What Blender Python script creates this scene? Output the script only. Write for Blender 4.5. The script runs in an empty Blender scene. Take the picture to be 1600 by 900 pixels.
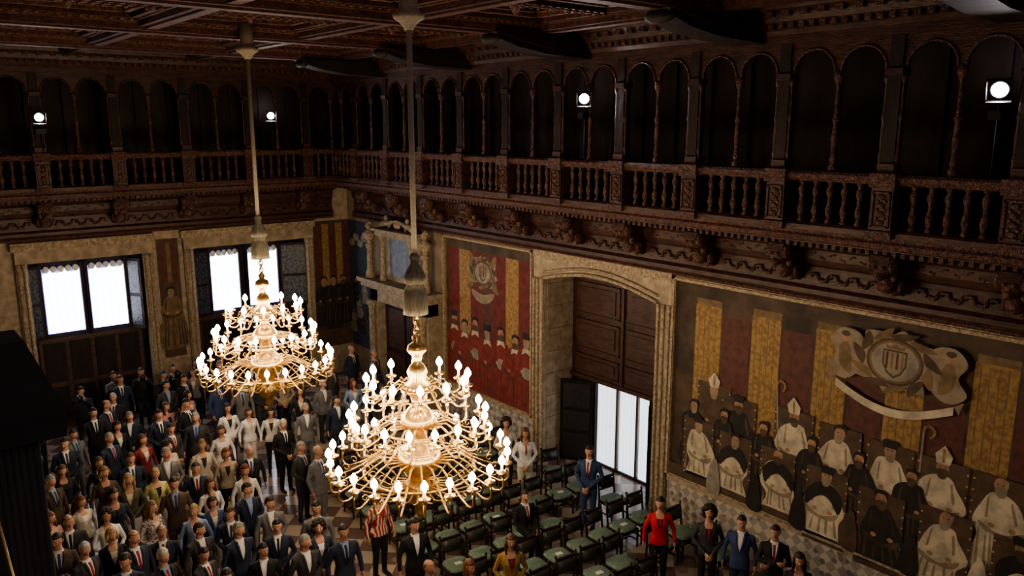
import bpy, math, random
from mathutils import Euler, Vector, Matrix
random.seed(7)
SC=bpy.context.scene
COL=SC.collection
pi=math.pi

# ------------------------------------------------------------------ materials
def mat(name,c1,c2=None,rough=.6,scale=6,bump=0,bscale=30,metal=0,kind='noise',stretch=(1,1,1),emit=None,estr=0,detail=5,bdist=.02,contrast=(.35,.65)):
    m=bpy.data.materials.new(name); m.use_nodes=True
    nt=m.node_tree; n=nt.nodes; l=nt.links
    b=n['Principled BSDF']
    b.inputs['Roughness'].default_value=rough
    b.inputs['Metallic'].default_value=metal
    if c2 is None: c2=tuple(x*.75 for x in c1)
    tc=n.new('ShaderNodeTexCoord'); mp=n.new('ShaderNodeMapping')
    mp.inputs['Scale'].default_value=stretch
    l.new(tc.outputs['Object'],mp.inputs['Vector'])
    if kind=='noise':
        t=n.new('ShaderNodeTexNoise'); t.inputs['Scale'].default_value=scale; t.inputs['Detail'].default_value=detail; o=t.outputs['Fac']
    elif kind=='voronoi':
        t=n.new('ShaderNodeTexVoronoi'); t.inputs['Scale'].default_value=scale; o=t.outputs['Distance']
    elif kind=='wave':
        t=n.new('ShaderNodeTexWave'); t.inputs['Scale'].default_value=scale; t.inputs['Distortion'].default_value=3; o=t.outputs['Fac']
    l.new(mp.outputs['Vector'],t.inputs['Vector'])
    r=n.new('ShaderNodeValToRGB')
    r.color_ramp.elements[0].position=contrast[0]; r.color_ramp.elements[1].position=contrast[1]
    r.color_ramp.elements[0].color=(*c2,1); r.color_ramp.elements[1].color=(*c1,1)
    l.new(o,r.inputs['Fac']); l.new(r.outputs['Color'],b.inputs['Base Color'])
    if bump>0:
        t2=n.new('ShaderNodeTexNoise'); t2.inputs['Scale'].default_value=bscale; t2.inputs['Detail'].default_value=3
        l.new(mp.outputs['Vector'],t2.inputs['Vector'])
        bp=n.new('ShaderNodeBump'); bp.inputs['Strength'].default_value=bump; bp.inputs['Distance'].default_value=bdist
        l.new(t2.outputs['Fac'],bp.inputs['Height']); l.new(bp.outputs['Normal'],b.inputs['Normal'])
    if emit:
        b.inputs['Emission Color'].default_value=(*emit,1); b.inputs['Emission Strength'].default_value=estr
    return m

WOOD=mat('dark_walnut',(.085,.036,.027),(.035,.015,.012),.48,4,.5,14,stretch=(1,1,3))
WOODC=mat('carved_walnut',(.17,.078,.056),(.045,.019,.014),.45,16,1,34,bdist=.04)
WOODD=mat('blackish_wood',(.026,.012,.010),(.012,.006,.005),.7,5,.4,12,stretch=(1,1,.3))  # near-black wood for gallery back walls, posts, doors and brackets
WOODR=mat('reddish_panel',(.085,.036,.025),(.05,.021,.015),.5,3,.3,10)
CEILW=mat('ceiling_wood',(.115,.043,.030),(.048,.018,.013),.7,9,.8,26,bdist=.03)
CEILC=mat('ceiling_carving',(.24,.105,.065),(.075,.028,.019),.6,22,1,40,bdist=.03)
GILT=mat('gilded_carving',(.23,.13,.085),(.07,.032,.022),.45,22,1,40,bdist=.03)
STONE=mat('limestone',(.44,.355,.265),(.27,.21,.15),.8,5,.5,22)
STONEC=mat('carved_limestone',(.50,.41,.30),(.25,.19,.125),.75,14,1,40,bdist=.03)
PLASTER=mat('aged_plaster',(.30,.23,.16),(.19,.14,.09),.85,2.5,.2,15)
FRAMEG=mat('gilt_frame',(.48,.38,.25),(.24,.165,.10),.45,18,.8,45,metal=.1)
BRASS=mat('brass',(.80,.54,.24),(.52,.33,.13),.30,12,0,metal=.95)
BRASSD=mat('dark_brass',(.48,.32,.14),(.3,.19,.08),.4,12,0,metal=.9)  # darker brass for alternate arms, scrolls and the tower strip
ROPE=mat('cable_sleeve',(.36,.31,.24),(.25,.21,.165),.8,40,.4,60)
TASS=mat('tassel_fabric',(.30,.27,.20),(.17,.145,.1),.85,40,.6,60,stretch=(1,1,.1))
CANDLE=mat('candle_tube',(.85,.8,.66),(.8,.72,.58),.5,emit=(1,.75,.45),estr=1.5)  # tubes get a faint emission of their own to widen the bulb glow
BULB=mat('lit_bulb',(1,.9,.7),(1,.9,.7),.3,emit=(1,.80,.54),estr=80)
BLACK=mat('black_metal',(.012,.012,.014),(.007,.007,.008),.4)
BLACKM=mat('matt_black',(.006,.005,.005),(.003,.003,.003),1.0)
BLACKC=mat('black_drape',(.014,.012,.012),(.006,.005,.005),.95,6,.5,12,stretch=(1,1,.2))
SPOT=mat('spot_lens',(1,1,1),(1,1,1),.2,emit=(1,.92,.97),estr=300)
CURT=mat('lit_curtain',(.85,.88,.98),(.75,.8,.95),.8,3,0,stretch=(1,1,.1),emit=(.86,.90,1),estr=5)
CURT2=mat('pale_curtain',(.85,.9,.95),(.7,.78,.85),.8,3,0,stretch=(1,1,.1),emit=(.78,.88,1),estr=.85)
BLUEG=mat('window_glow_edge',(.1,.12,.4),(.1,.12,.4),.4,emit=(.12,.15,1),estr=.8)
LEAD=mat('leaded_glass',(.07,.08,.12),(.015,.015,.02),.3,16,.6,30,kind='voronoi')
GREEN=mat('green_upholstery',(.20,.29,.235),(.13,.19,.155),.7,20,.2,60)
CHAIRW=mat('chair_wood',(.04,.02,.013),(.02,.01,.007),.35,10)
PAPER=mat('paper_card',(.8,.8,.78),(.7,.7,.68),.7)
BLUEP=mat('blue_panel',(.10,.14,.25),(.22,.24,.28),.6,5,.2,20)

def checker(name,ca,cb,cc,scale,rot,rough):
    m=bpy.data.materials.new(name); m.use_nodes=True
    nt=m.node_tree;n=nt.nodes;l=nt.links;b=n['Principled BSDF']
    b.inputs['Roughness'].default_value=rough
    tc=n.new('ShaderNodeTexCoord');mp=n.new('ShaderNodeMapping')
    mp.inputs['Rotation'].default_value=rot; mp.inputs['Location'].default_value=(.013,.017,.019)
    l.new(tc.outputs['Object'],mp.inputs['Vector'])
    c=n.new('ShaderNodeTexChecker');c.inputs['Scale'].default_value=scale
    l.new(mp.outputs['Vector'],c.inputs['Vector'])
    c.inputs['Color1'].default_value=(*ca,1);c.inputs['Color2'].default_value=(*cb,1)
    v=n.new('ShaderNodeTexVoronoi');v.inputs['Scale'].default_value=scale*.9
    l.new(mp.outputs['Vector'],v.inputs['Vector'])
    r=n.new('ShaderNodeValToRGB');r.color_ramp.elements[0].position=.28;r.color_ramp.elements[1].position=.36
    r.color_ramp.elements[0].color=(1,1,1,1);r.color_ramp.elements[1].color=(0,0,0,1)
    l.new(v.outputs['Distance'],r.inputs['Fac'])
    mx=n.new('ShaderNodeMixRGB');mx.inputs['Color2'].default_value=(*cc,1)
    l.new(r.outputs['Color'],mx.inputs['Fac']);l.new(c.outputs['Color'],mx.inputs['Color1'])
    l.new(mx.outputs['Color'],b.inputs['Base Color'])
    return m
FLOOR=checker('marble_floor',(.40,.33,.27),(.15,.10,.085),(.28,.19,.16),2.2,(0,0,pi/4),.22)
TILE=checker('glazed_tiles',(.50,.46,.40),(.32,.29,.26),(.19,.17,.17),6,(pi/4,0,0),.35)

# ------------------------------------------------------------------ mesh builder
class MB:
    def __init__(s): s.v=[];s.f=[];s.m=[];s.sm=[]
    def add(s,vs,fs,mi=0,sm=False,M=None):
        o=len(s.v)
        if M is not None: vs=[tuple(M@Vector(p)) for p in vs]
        s.v.extend([tuple(p) for p in vs])
        for f in fs: s.f.append(tuple(i+o for i in f)); s.m.append(mi); s.sm.append(sm)
    def box(s,x0,x1,y0,y1,z0,z1,mi=0,M=None):
        vs=[(x0,y0,z0),(x1,y0,z0),(x1,y1,z0),(x0,y1,z0),(x0,y0,z1),(x1,y0,z1),(x1,y1,z1),(x0,y1,z1)]
        s.add(vs,[(0,3,2,1),(4,5,6,7),(0,1,5,4),(1,2,6,5),(2,3,7,6),(3,0,4,7)],mi,False,M)
    def rings(s,R,mi=0,sm=True,cap=True,M=None,closed=True):
        n=len(R[0]); vs=[p for r in R for p in r]; fs=[]
        for i in range(len(R)-1):
            for j in range(n if closed else n-1):
                k=(j+1)%n
                fs.append((i*n+j,i*n+k,(i+1)*n+k,(i+1)*n+j))
        if cap: fs.append(tuple(range(n))[::-1]); fs.append(tuple((len(R)-1)*n+j for j in range(n)))
        s.add(vs,fs,mi,sm,M)
    def lathe(s,prof,n=12,loc=(0,0,0),mi=0,M=None,sm=True,cap=True):
        R=[[(loc[0]+r*math.cos(2*pi*j/n),loc[1]+r*math.sin(2*pi*j/n),loc[2]+z) for j in range(n)] for r,z in prof]
        s.rings(R,mi,sm,cap,M)
    def tube(s,pts,rad,n=6,mi=0,M=None,cap=True,flat=1.0,up=None):
        P=[Vector(p) for p in pts]
        if not hasattr(rad,'__len__'): rad=[rad]*len(P)
        R=[]
        prev=None
        for i,p in enumerate(P):
            t=(P[min(i+1,len(P)-1)]-P[max(i-1,0)]).normalized()
            if prev is None:
                a=Vector(up) if up else (Vector((0,0,1)) if abs(t.z)<.9 else Vector((1,0,0)))
            else: a=prev
            u=(a-t*a.dot(t)).normalized(); prev=u
            w=t.cross(u)
            R.append([tuple(p+(u*math.cos(2*pi*j/n)*flat+w*math.sin(2*pi*j/n))*rad[i]) for j in range(n)])
        s.rings(R,mi,True,cap,M)
    def ell(s,c,r,nu=12,nv=8,mi=0,fn=None,M=None):
        vs=[];fs=[]
        for i in range(nv+1):
            th=pi*i/nv
            for j in range(nu):
                ph=2*pi*j/nu
                d=Vector((math.sin(th)*math.cos(ph),math.sin(th)*math.sin(ph),math.cos(th)))
                k=fn(d) if fn else 1
                vs.append((c[0]+d.x*r[0]*k,c[1]+d.y*r[1]*k,c[2]+d.z*r[2]*k))
        for i in range(nv):
            for j in range(nu):
                k=(j+1)%nu
                if i==0: fs.append((j,nu+j,nu+k))
                elif i==nv-1: fs.append((i*nu+j,(i+1)*nu+j,i*nu+k))
                else: fs.append((i*nu+j,(i+1)*nu+j,(i+1)*nu+k,i*nu+k))
        s.add(vs,fs,mi,True,M)
    def mesh(s,name,mats):
        me=bpy.data.meshes.new(name); me.from_pydata(s.v,[],s.f)
        for m in mats: me.materials.append(m)
        me.polygons.foreach_set('material_index',s.m)
        me.polygons.foreach_set('use_smooth',s.sm)
        me.update(); return me
    def obj(s,name,mats,loc=(0,0,0),rot=0,fix=True):
        me=s.mesh(name,mats)
        if fix:
            import bmesh
            bm=bmesh.new();bm.from_mesh(me);bmesh.ops.recalc_face_normals(bm,faces=bm.faces);bm.to_mesh(me);bm.free()
        return inst(name,me,loc,rot)
def inst(name,me,loc=(0,0,0),rot=0,scale=1):
    o=bpy.data.objects.new(name,me);COL.objects.link(o);o.location=loc;o.rotation_euler=(0,0,rot)
    if scale!=1:o.scale=(scale,)*3
    return o

XR,YB=13.0,24.6
X0,Y0=-2.0,-2.5
ZC=10.7
# ------------------------------------------------------------------ room shell
b=MB();b.box(X0-.3,15.0,Y0-.3,YB+1.2,-.2,0,0);b.obj('floor',[FLOOR])
b=MB();b.box(X0-.3,15.0,Y0-.3,YB+1.2,ZC,ZC+.2,0);b.obj('ceiling',[CEILW])
b=MB()
b.box(XR,XR+1.3,Y0,10.8,0,6.8,0)
b.box(XR,XR+1.3,14.4,YB+1,0,6.8,0)
b.box(XR,XR+1.3,10.8,14.4,5.0,6.8,0)
b.box(XR+1.25,XR+1.5,10.8,14.4,0,5.0,0)
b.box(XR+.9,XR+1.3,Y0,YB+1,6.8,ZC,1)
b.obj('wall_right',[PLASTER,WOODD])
wins=[(3.4,6.3),(7.75,11.35)]
b=MB()
xs=[X0]+[x for w in wins for x in w]+[XR]
for i in range(0,len(xs),2): b.box(xs[i],xs[i+1],YB,YB+.8,0,6.8,0)
for w in wins:
    b.box(w[0],w[1],YB,YB+.8,4.85,6.8,0)
    b.box(w[0],w[1],YB+.7,YB+.85,0,4.85,0)
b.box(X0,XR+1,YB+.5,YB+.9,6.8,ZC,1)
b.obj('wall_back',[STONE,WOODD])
b=MB();b.box(X0-.3,X0,Y0,YB+1,0,ZC);b.obj('wall_left',[PLASTER])
b=MB();b.box(X0-.3,15,Y0-.3,Y0,0,ZC);b.obj('wall_front',[PLASTER])
b=MB();b.box(XR-.04,XR,Y0,10.4,0,.95,0);b.box(XR-.07,XR,Y0,10.4,.95,1.03,1);b.box(XR-.04,XR,14.8,18.9,0,.95,0);b.box(XR-.07,XR,14.8,18.9,.95,1.03,1)
b.obj('trim_tile_dado',[TILE,STONE])

# ------------------------------------------------------------------ gallery
def GR(u,d,z): return (XR-d,u,z)
def GBk(u,d,z): return (u,YB-d,z)
def lbox(mb,fn,u0,u1,d0,d1,z0,z1,mi):
    vs=[fn(*p) for p in [(u0,d0,z0),(u1,d0,z0),(u1,d1,z0),(u0,d1,z0),(u0,d0,z1),(u1,d0,z1),(u1,d1,z1),(u0,d1,z1)]]
    mb.add(vs,[(0,3,2,1),(4,5,6,7),(0,1,5,4),(1,2,6,5),(2,3,7,6),(3,0,4,7)],mi)
def lprof(mb,fn,prof,u0,u1,mi,sm=False):
    R=[[fn(u,d,z) for d,z in prof] for u in (u0,u1)]
    mb.rings(R,mi,sm,True)
BAY=1.835
def build_gallery(name,fn,u0,u1,first,umax):
    mb=MB()
    lbox(mb,fn,u0,u1,-.89 if fn is GR else -.49,.78,6.58,6.76,0)
    lprof(mb,fn,[(0,5.52),(.10,5.52),(.14,5.58),(.14,5.66),(.07,5.72),(.07,6.05),(.11,6.1),(.16,6.2),(.16,6.36),(.5,6.46),(.62,6.5),(.62,6.58),(0,6.58)],u0,u1,0)
    lprof(mb,fn,[(.7,6.56),(.84,6.62),(.88,6.7),(.84,6.74),(.86,6.8),(.7,6.8)],u0,u1,1)
    lprof(mb,fn,[(.0,5.44),(.12,5.46),(.16,5.52),(.10,5.56),(.0,5.56)],u0,u1,1)
    u=u0
    while u<u1:
        lbox(mb,fn,u,u+.07,.62,.73,6.49,6.57,1); u+=.14
    lprof(mb,fn,[(.66,6.8),(.86,6.8),(.86,6.88),(.82,6.92),(.70,6.92),(.66,6.88)],u0,u1,0)
    lprof(mb,fn,[(.68,7.60),(.84,7.60),(.90,7.67),(.90,7.72),(.86,7.76),(.66,7.76),(.62,7.70),(.62,7.66)],u0,u1,1)
    peds=[]
    k=first
    while k<u1: 
        if k>u0: peds.append(k)
        k+=BAY
    allp=[peds[0]-BAY]+peds+[peds[-1]+BAY]
    lbox(mb,fn,u0,u1,.62,.90,9.80,9.95,0)
    lprof(mb,fn,[(.60,9.93),(.95,9.93),(1.02,10.0),(1.02,10.06),(1.12,10.12),(1.16,10.24),(1.3,10.3),(1.34,10.42),(1.34,10.68),(.60,10.68)],u0,u1,0)
    u=u0
    while u<u1:
        lbox(mb,fn,u,u+.09,1.0,1.12,10.02,10.11,1); u+=.18
    u=u0
    while u<u1:
        lbox(mb,fn,u,u+.12,1.16,1.27,10.2,10.28,1); u+=.3
    for p in peds:
        lbox(mb,fn,p-.17,p+.17,.60,.90,6.78,7.62,0)
        lbox(mb,fn,p-.20,p+.20,.58,.94,6.78,6.90,1)
        lbox(mb,fn,p-.20,p+.20,.58,.95,7.56,7.78,1)
        za,zb=6.95,7.5
        lbox(mb,fn,p-.14,p-.115,.90,.925,za,zb,1);lbox(mb,fn,p+.115,p+.14,.90,.925,za,zb,1)
        lbox(mb,fn,p-.14,p+.14,.90,.925,za,za+.03,1);lbox(mb,fn,p-.14,p+.14,.90,.925,zb-.03,zb,1)
        for i in range(4):
            zc=7.03+i*.13
            c=fn(p,.905,zc); 
            mb.ell(c,(.035,.07,.05) if fn is GR else (.07,.035,.05),8,5,1)
            for sx in(-1,1):
                c=fn(p+sx*.06,.905,zc+.06); mb.ell(c,(.025,.03,.03),6,4,2)
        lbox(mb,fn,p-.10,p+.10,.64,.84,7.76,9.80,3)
        lbox(mb,fn,p-.13,p+.13,.62,.88,7.76,7.92,0)
        lbox(mb,fn,p-.13,p+.13,.62,.88,9.22,9.32,0)
        for sx in (-1,1):
            q=fn(p+sx*.125,.80,0)
            mb.lathe([(.035,7.9),(.03,7.98),(.045,8.02),(.028,8.08),(.034,8.3),(.026,8.55),(.045,8.6),(.028,8.66),(.024,9.1),(.045,9.16),(.05,9.24)],8,(q[0],q[1],0),0)
        cw=.15
        prof=[(.05,5.85),(.16,5.80),(.30,5.86),(.42,6.0),(.48,6.14),(.60,6.2),(.74,6.26),(.80,6.38),(.76,6.50),(.62,6.56),(.05,6.56)]
        lprof(mb,fn,prof,p-cw,p+cw,0)
        def e(u,d,z,a,bb,c,mi=1,nu=10,nv=6):
            q=fn(u,d,z); mb.ell(q,(bb,a,c) if fn is GR else (a,bb,c),nu,nv,mi)
        e(p,.62,6.28,.15,.2,.17); e(p,.76,6.18,.08,.09,.08); e(p,.44,6.0,.14,.16,.15)
        for sx in(-1,1):
            e(p+sx*.17,.66,6.36,.06,.14,.14); e(p+sx*.17,.32,5.98,.05,.12,.12); e(p+sx*.06,.80,6.32,.03,.04,.03,2); e(p+sx*.12,.5,6.15,.05,.07,.09,2)
        e(p,.22,5.86,.09,.09,.08,2); 
        for a in range(5):
            an=a/4*pi; e(p+.14*math.cos(an),.56,6.36+.12*math.sin(an),.045,.07,.05,2,6,4)
    for i in range(len(allp)-1):
        a,c=allp[i],allp[i+1]
        for j in range(1,6):
            u=a+.17+(c-a-.34)*j/6
            if u<u0 or u>u1: continue
            q=fn(u,.76,0)
            mb.lathe([(.045,6.9),(.058,6.95),(.028,7.0),(.062,7.1),(.054,7.18),(.03,7.26),(.045,7.29),(.03,7.32),(.054,7.4),(.062,7.46),(.028,7.54),(.058,7.58),(.045,7.62)],8,(q[0],q[1],0),1)
        m=(a+c)/2
        if m<u0 or m>u1: continue
        q=fn(m,.76,0)
        mb.lathe([(.07,7.76),(.07,7.84),(.04,7.88),(.055,7.95),(.034,8.05),(.05,8.3),(.034,8.52),(.06,8.58),(.034,8.64),(.03,9.1),(.06,9.16),(.075,9.22),(.075,9.32)],8,(q[0],q[1],0),1)
        for (s0,s1) in ((a+.10,m),(m,c-.10)):
            w=s1-s0; r=w/2-.05; cc=(s0+s1)/2; N=12
            top=9.82
            arc=[(cc+r*math.cos(pi*t/N),9.32+r*math.sin(pi*t/N)*1.02) for t in range(N+1)]
            for t in range(N):
                (ua,za),(ub,zb)=arc[t],arc[t+1]
                vs=[fn(ua,.72,za),fn(ub,.72,zb),fn(ub,.72,top),fn(ua,.72,top),fn(ua,.80,za),fn(ub,.80,zb),fn(ub,.80,top),fn(ua,.80,top)]
                mb.add(vs,[(4,5,6,7),(0,1,5,4),(0,3,2,1),(0,4,7,3),(1,2,6,5)],0)
            lbox(mb,fn,s0,s0+.05,.72,.80,9.32,top,0);lbox(mb,fn,s1-.05,s1,.72,.80,9.32,top,0)
            mb.tube([fn(x,.81,z) for x,z in arc],.020,5,1)
    u=first-3*BAY
    while u<u1:
        if u>u0:
            lbox(mb,fn,u-.06,u+.06,-.88 if fn is GR else -.48,-.82 if fn is GR else -.42,6.8,9.9,3)
        u+=BAY/2
    for i in range(len(allp)-1):
        a,c=allp[i],allp[i+1]
        for j in range(1,8):
            u=a+.2+(c-a-.4)*j/8
            if u<u0+.1 or u>u1-.1: continue
            s=1 if j%2 else -1
            q0=fn(u-.08,.10,6.27-s*.05);q1=fn(u-.02,.15,6.27+s*.05);q2=fn(u+.05,.15,6.27+s*.02);q3=fn(u+.04,.12,6.25)
            mb.tube([q0,q1,q2,q3],[.02,.03,.03,.02],5,1)
            q0=fn(u-.10,.07,5.88-s*.06);q1=fn(u-.04,.10,5.88+s*.06);q2=fn(u+.05,.10,5.88+s*.05);q3=fn(u+.05,.08,5.87)
            mb.tube([q0,q1,q2,q3],[.025,.035,.035,.02],5,1)
    return mb.obj(name,[WOOD,WOODC,GILT,WOODD])
build_gallery('wooden_gallery',GR,Y0,YB-.62,4.0-BAY*3,YB)
build_gallery('wooden_gallery',GBk,X0,XR-.60,3.9-BAY*3,XR)

# ------------------------------------------------------------------ coffered ceiling
b=MB()
yb=[.1+4.1*i for i in range(7)]
xb=[X0+.1,1.6,4.7,7.8,10.9]
for y in yb:
    b.box(X0,12.2,y-.24,y+.24,10.22,10.68,0)
    for s in(-1,1): b.box(X0,12.2,y+s*.27-.03,y+s*.27+.03,10.34,10.42,1)
    b.box(X0,12.2,y-.12,y+.12,10.18,10.23,0)
for x in xb:
    b.box(x-.2,x+.2,Y0,YB,10.28,10.68,0)
    for s in(-1,1): b.box(x+s*.23-.03,x+s*.23+.03,Y0,YB,10.38,10.45,1)
    b.box(x-.1,x+.1,Y0,YB,10.24,10.29,0)
for i in range(len(yb)-1):
    for j in range(len(xb)-1):
        for h in range(2):
            ya=yb[i]+.3+h*1.8; yc=ya+1.7
            xa=xb[j]+.27; xc=xb[j+1]-.27
            for st,(ins,zz,mi) in enumerate(((.0,10.40,0),(.16,10.47,1),(.34,10.53,0),(.50,10.59,1))):
                w=.11
                b.box(xa+ins,xc-ins,ya+ins,ya+ins+w,zz,10.69,mi);b.box(xa+ins,xc-ins,yc-ins-w,yc-ins,zz,10.69,mi)
                b.box(xa+ins,xa+ins+w,ya+ins,yc-ins,zz,10.69,mi);b.box(xc-ins-w,xc-ins,ya+ins,yc-ins,zz,10.69,mi)
            cx,cy=(xa+xc)/2,(ya+yc)/2
            b.lathe([(.26,10.7),(.26,10.64),(.2,10.6),(.17,10.56),(.1,10.5),(.05,10.42),(.02,10.38)][::-1],10,(cx,cy,0),2)
            for a in range(8):
                an=2*pi*a/8;b.ell((cx+.24*math.cos(an),cy+.24*math.sin(an),10.62),(.08,.08,.05),6,4,2)
            t=xa+.1
            while t<xc:
                for yy in(ya+.05,yc-.05): b.ell((t,yy,10.39),(.05,.03,.035),6,4,2)
                t+=.17
b.obj('ceiling_coffers',[CEILW,CEILC,CEILC])
for y in yb[1:]:
    b=MB()
    prof=[(12.1,9.82),(10.9,9.86),(10.2,9.95),(9.8,10.05),(9.6,10.2),(12.1,10.2)]
    for w,o in ((.27,0),(.33,.0)):
        b.rings([[(x,y+s*w,z+(.12 if w>.3 and z<10.15 else 0)) for x,z in prof] for s in(-1,1)],0,False)
    b.ell((9.72,y,10.1),(.14,.3,.11),10,6,0)
    b.obj('ceiling_bracket',[WOODD,WOODC])

# ------------------------------------------------------------------ window doorway, right wall
b=MB()
def rb(y0,y1,d0,d1,z0,z1,mi): b.box(XR-d1,XR-d0,y0,y1,z0,z1,mi)
rb(14.4,14.8,0,.10,0,5.45,0); rb(10.42,10.8,0,.10,0,5.45,0)
for yy in(14.45,14.62,14.76,10.47,10.62,10.76):
    b.lathe([(.05,0),(.065,.25),(.04,.3),(.04,4.7),(.06,4.8)],8,(XR-.12,yy,0),1)
rb(10.42,14.8,0,.14,5.3,5.5,1)
N=16;pl=[]
for t in range(N+1):
    yy=10.8+3.6*t/N; pl.append((yy,4.80+.28*math.sin(pi*t/N)))
for t in range(N):
    (ya,za),(yc,zc)=pl[t],pl[t+1]
    vs=[(XR-.1,ya,za),(XR-.1,yc,zc),(XR-.1,yc,5.32),(XR-.1,ya,5.32),(XR+.9,ya,za),(XR+.9,yc,zc)]
    b.add(vs,[(0,1,2,3),(0,4,5,1)],0)
b.tube([(XR-.12,y,z+.02) for y,z in pl],.05,6,1)
b.tube([(XR-.12,y,z+.16) for y,z in pl],.035,6,1)
for s0,s1 in((14.4,14.42),(10.78,10.8)): b.box(XR,XR+1.2,s0-.02,s1+.02,0,4.9,0)
for k in range(1,9): b.box(XR-.005,XR+.9,14.37,14.385,k*.58,k*.58+.02,2)
b.obj('trim_stone_doorway',[STONE,STONEC,PLASTER])
b=MB()
yL,yR=14.36,10.84
b.box(13.86,13.95,yR,yL,2.25,5.0,0)
mid=(yL+yR)/2
for (a,c) in((yR+.05,mid-.03),(mid+.03,yL-.05)):
    for z0,z1 in((2.32,2.85),(2.95,3.75),(3.85,4.7)):
        b.box(13.83,13.87,a+.1,c-.1,z0+.06,z1-.04,1)
        b.box(13.80,13.84,a+.22,c-.22,z0+.15,z1-.13,0)
        b.box(13.79,13.86,a+.08,c-.08,z0+.03,z0+.06,1);b.box(13.79,13.86,a+.08,c-.08,z1-.05,z1-.02,1)
b.box(13.8,13.95,mid-.03,mid+.03,2.25,4.9,1)
b.box(13.78,13.95,yR,yL,2.18,2.28,1)
b.obj('door_1',[WOOD,WOODR])
b=MB()
for (a,c) in((11.75,12.1),(12.16,12.75),(12.8,13.5)):
    R=[]
    for z in(.02,2.17):
        R.append([(13.93+.025*math.sin(j*1.4),a+(c-a)*j/24,z) for j in range(25)])
    b.rings(R,0,True,False,closed=False)
for yy in(11.72,12.13,12.78,13.52): b.box(13.86,13.9,yy-.02,yy+.02,0,2.17,1)
b.box(13.86,13.92,11.7,13.54,0,.05,1)
b.obj('window_curtain',[CURT2,WOODD])
b=MB()
def leaf(hy,ang,w):
    M=Matrix.Translation((13.84,hy,0))@Matrix.Rotation(ang,4,'Z')
    b.box(-w,0,-.03,.03,0,2.16,0,M)
    for z0,z1 in((.1,.75),(.85,1.35),(1.45,2.08)):
        for s in(-1,1): b.box(-w+.08,-.08,s*.03-.015,s*.03+.015,z0,z1,1,M)
leaf(13.56,math.radians(-58),.85)
leaf(11.68,math.radians(40),.95)
b.box(13.85,13.95,13.56,14.36,0,2.17,0);b.box(13.85,13.95,10.84,11.68,0,2.17,0)
b.obj('window_shutter',[BLACKC,mat('shutter_panel',(.02,.02,.026),(.01,.01,.013),.5,8,.3,20)])

# ------------------------------------------------------------------ back wall windows
for wi,(xa,xc,pn) in enumerate(((3.4,6.3,((3.78,4.70),(4.93,5.85))),(7.75,11.35,((8.36,9.22),(9.55,10.50))))):
    b=MB()
    yw=YB+.35
    b.box(xa,xc,yw,yw+.08,0,4.85,0)
    for (p,q) in pn:
        b.box(p-.035,q+.01,yw-.05,yw,2.76,4.6,2)
        R=[]
        for z in(2.78,3.4,4.2):
            R.append([(p+(q-p)*j/24,yw-.08+.02*math.sin(j*1.3),z) for j in range(25)])
        R.append([(p+(q-p)*j/24,yw-.08,4.45+.12*abs(math.sin(j/24*pi*2.5))) for j in range(25)])
        b.rings(R,1,True,False,closed=False)
        for j in range(5): b.ell((p+(q-p)*(j+.5)/5,yw-.1,4.58),((q-p)/10,.02,.1),8,5,3)
        for xx in(p-.07,q+.05): b.box(xx-.04,xx+.04,yw-.14,yw,2.65,4.75,0)
    b.box(xa+.1,xc-.1,yw-.06,yw,0,2.62,4)
    for k in range(4):
        w=(xc-xa-.3)/4;x0=xa+.15+k*w
        b.box(x0+.06,x0+w-.06,yw-.1,yw-.05,.2,1.2,5);b.box(x0+.06,x0+w-.06,yw-.1,yw-.05,1.35,2.5,5)
    def leafb(hx,ang,w):
        M=Matrix.Translation((hx,yw-.12,0))@Matrix.Rotation(ang,4,'Z')
        b.box(0,w,-.03,.03,2.65,4.72,0,M);
        for s in(-1,1):
            b.box(.06,w-.06,s*.03-.01,s*.03+.01,2.75,3.6,6,M);b.box(.06,w-.06,s*.03-.01,s*.03+.01,3.7,4.64,6,M)
    leafb(pn[0][0]-.1,math.radians(-160 if wi==0 else -165),.36 if wi==0 else .6)
    leafb(pn[1][1]+.1,math.radians(-60 if wi==0 else -22),.5 if wi==0 else .85)
    b.obj('window_%d'%(wi+1),[WOODD,CURT,BLUEG,PAPER,WOOD,WOODD,LEAD])
    b=MB()
    b.box(xa-.28,xa,YB-.12,YB+.35,0,5.05,0);b.box(xc,xc+.28,YB-.12,YB+.35,0,5.05,0)
    b.box(xa-.28,xc+.28,YB-.14,YB+.3,4.85,5.25,0)
    for xx in(xa-.22,xa-.08,xc+.08,xc+.22): b.lathe([(.05,0),(.07,.4),(.04,.5),(.04,4.7),(.07,4.85)],8,(xx,YB-.14,0),1)
    b.box(xa-.35,xc+.35,YB-.2,YB,5.2,5.42,1)
    b.obj('trim_window_surround',[STONE,STONEC])

# ------------------------------------------------------------------ murals
PM={}
def pig(name,c,v=.6,s=5):
    if name not in PM: PM[name]=mat('fresco_'+name,c,tuple(x*v for x in c),.75,s,0)
    return PM[name]
cols=dict(dark=(.07,.045,.035),red=(.13,.038,.03),gold=(.30,.19,.075),white=(.58,.51,.39),shade=(.31,.25,.18),skin=(.42,.25,.16),black=(.028,.022,.02),brown=(.11,.07,.045),grey=(.32,.29,.24),blue=(.05,.065,.10),crim=(.17,.032,.028),stud=(.5,.4,.22),ochre=(.22,.15,.08),robe=(.24,.04,.03))
CK=list(cols.keys()); MURM=[pig(k,cols[k]) for k in CK]
MURM[CK.index('dark')]=mat('fresco_dark2',(.10,.066,.045),(.04,.026,.02),.75,2.2,0)
MURM[CK.index('gold')]=mat('fresco_gold2',(.34,.21,.08),(.21,.125,.05),.7,12,0,contrast=(.4,.6))
MURM[CK.index('red')]=mat('fresco_red2',(.13,.040,.032),(.075,.027,.022),.7,7,0)
def K(k): return CK.index(k)
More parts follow.
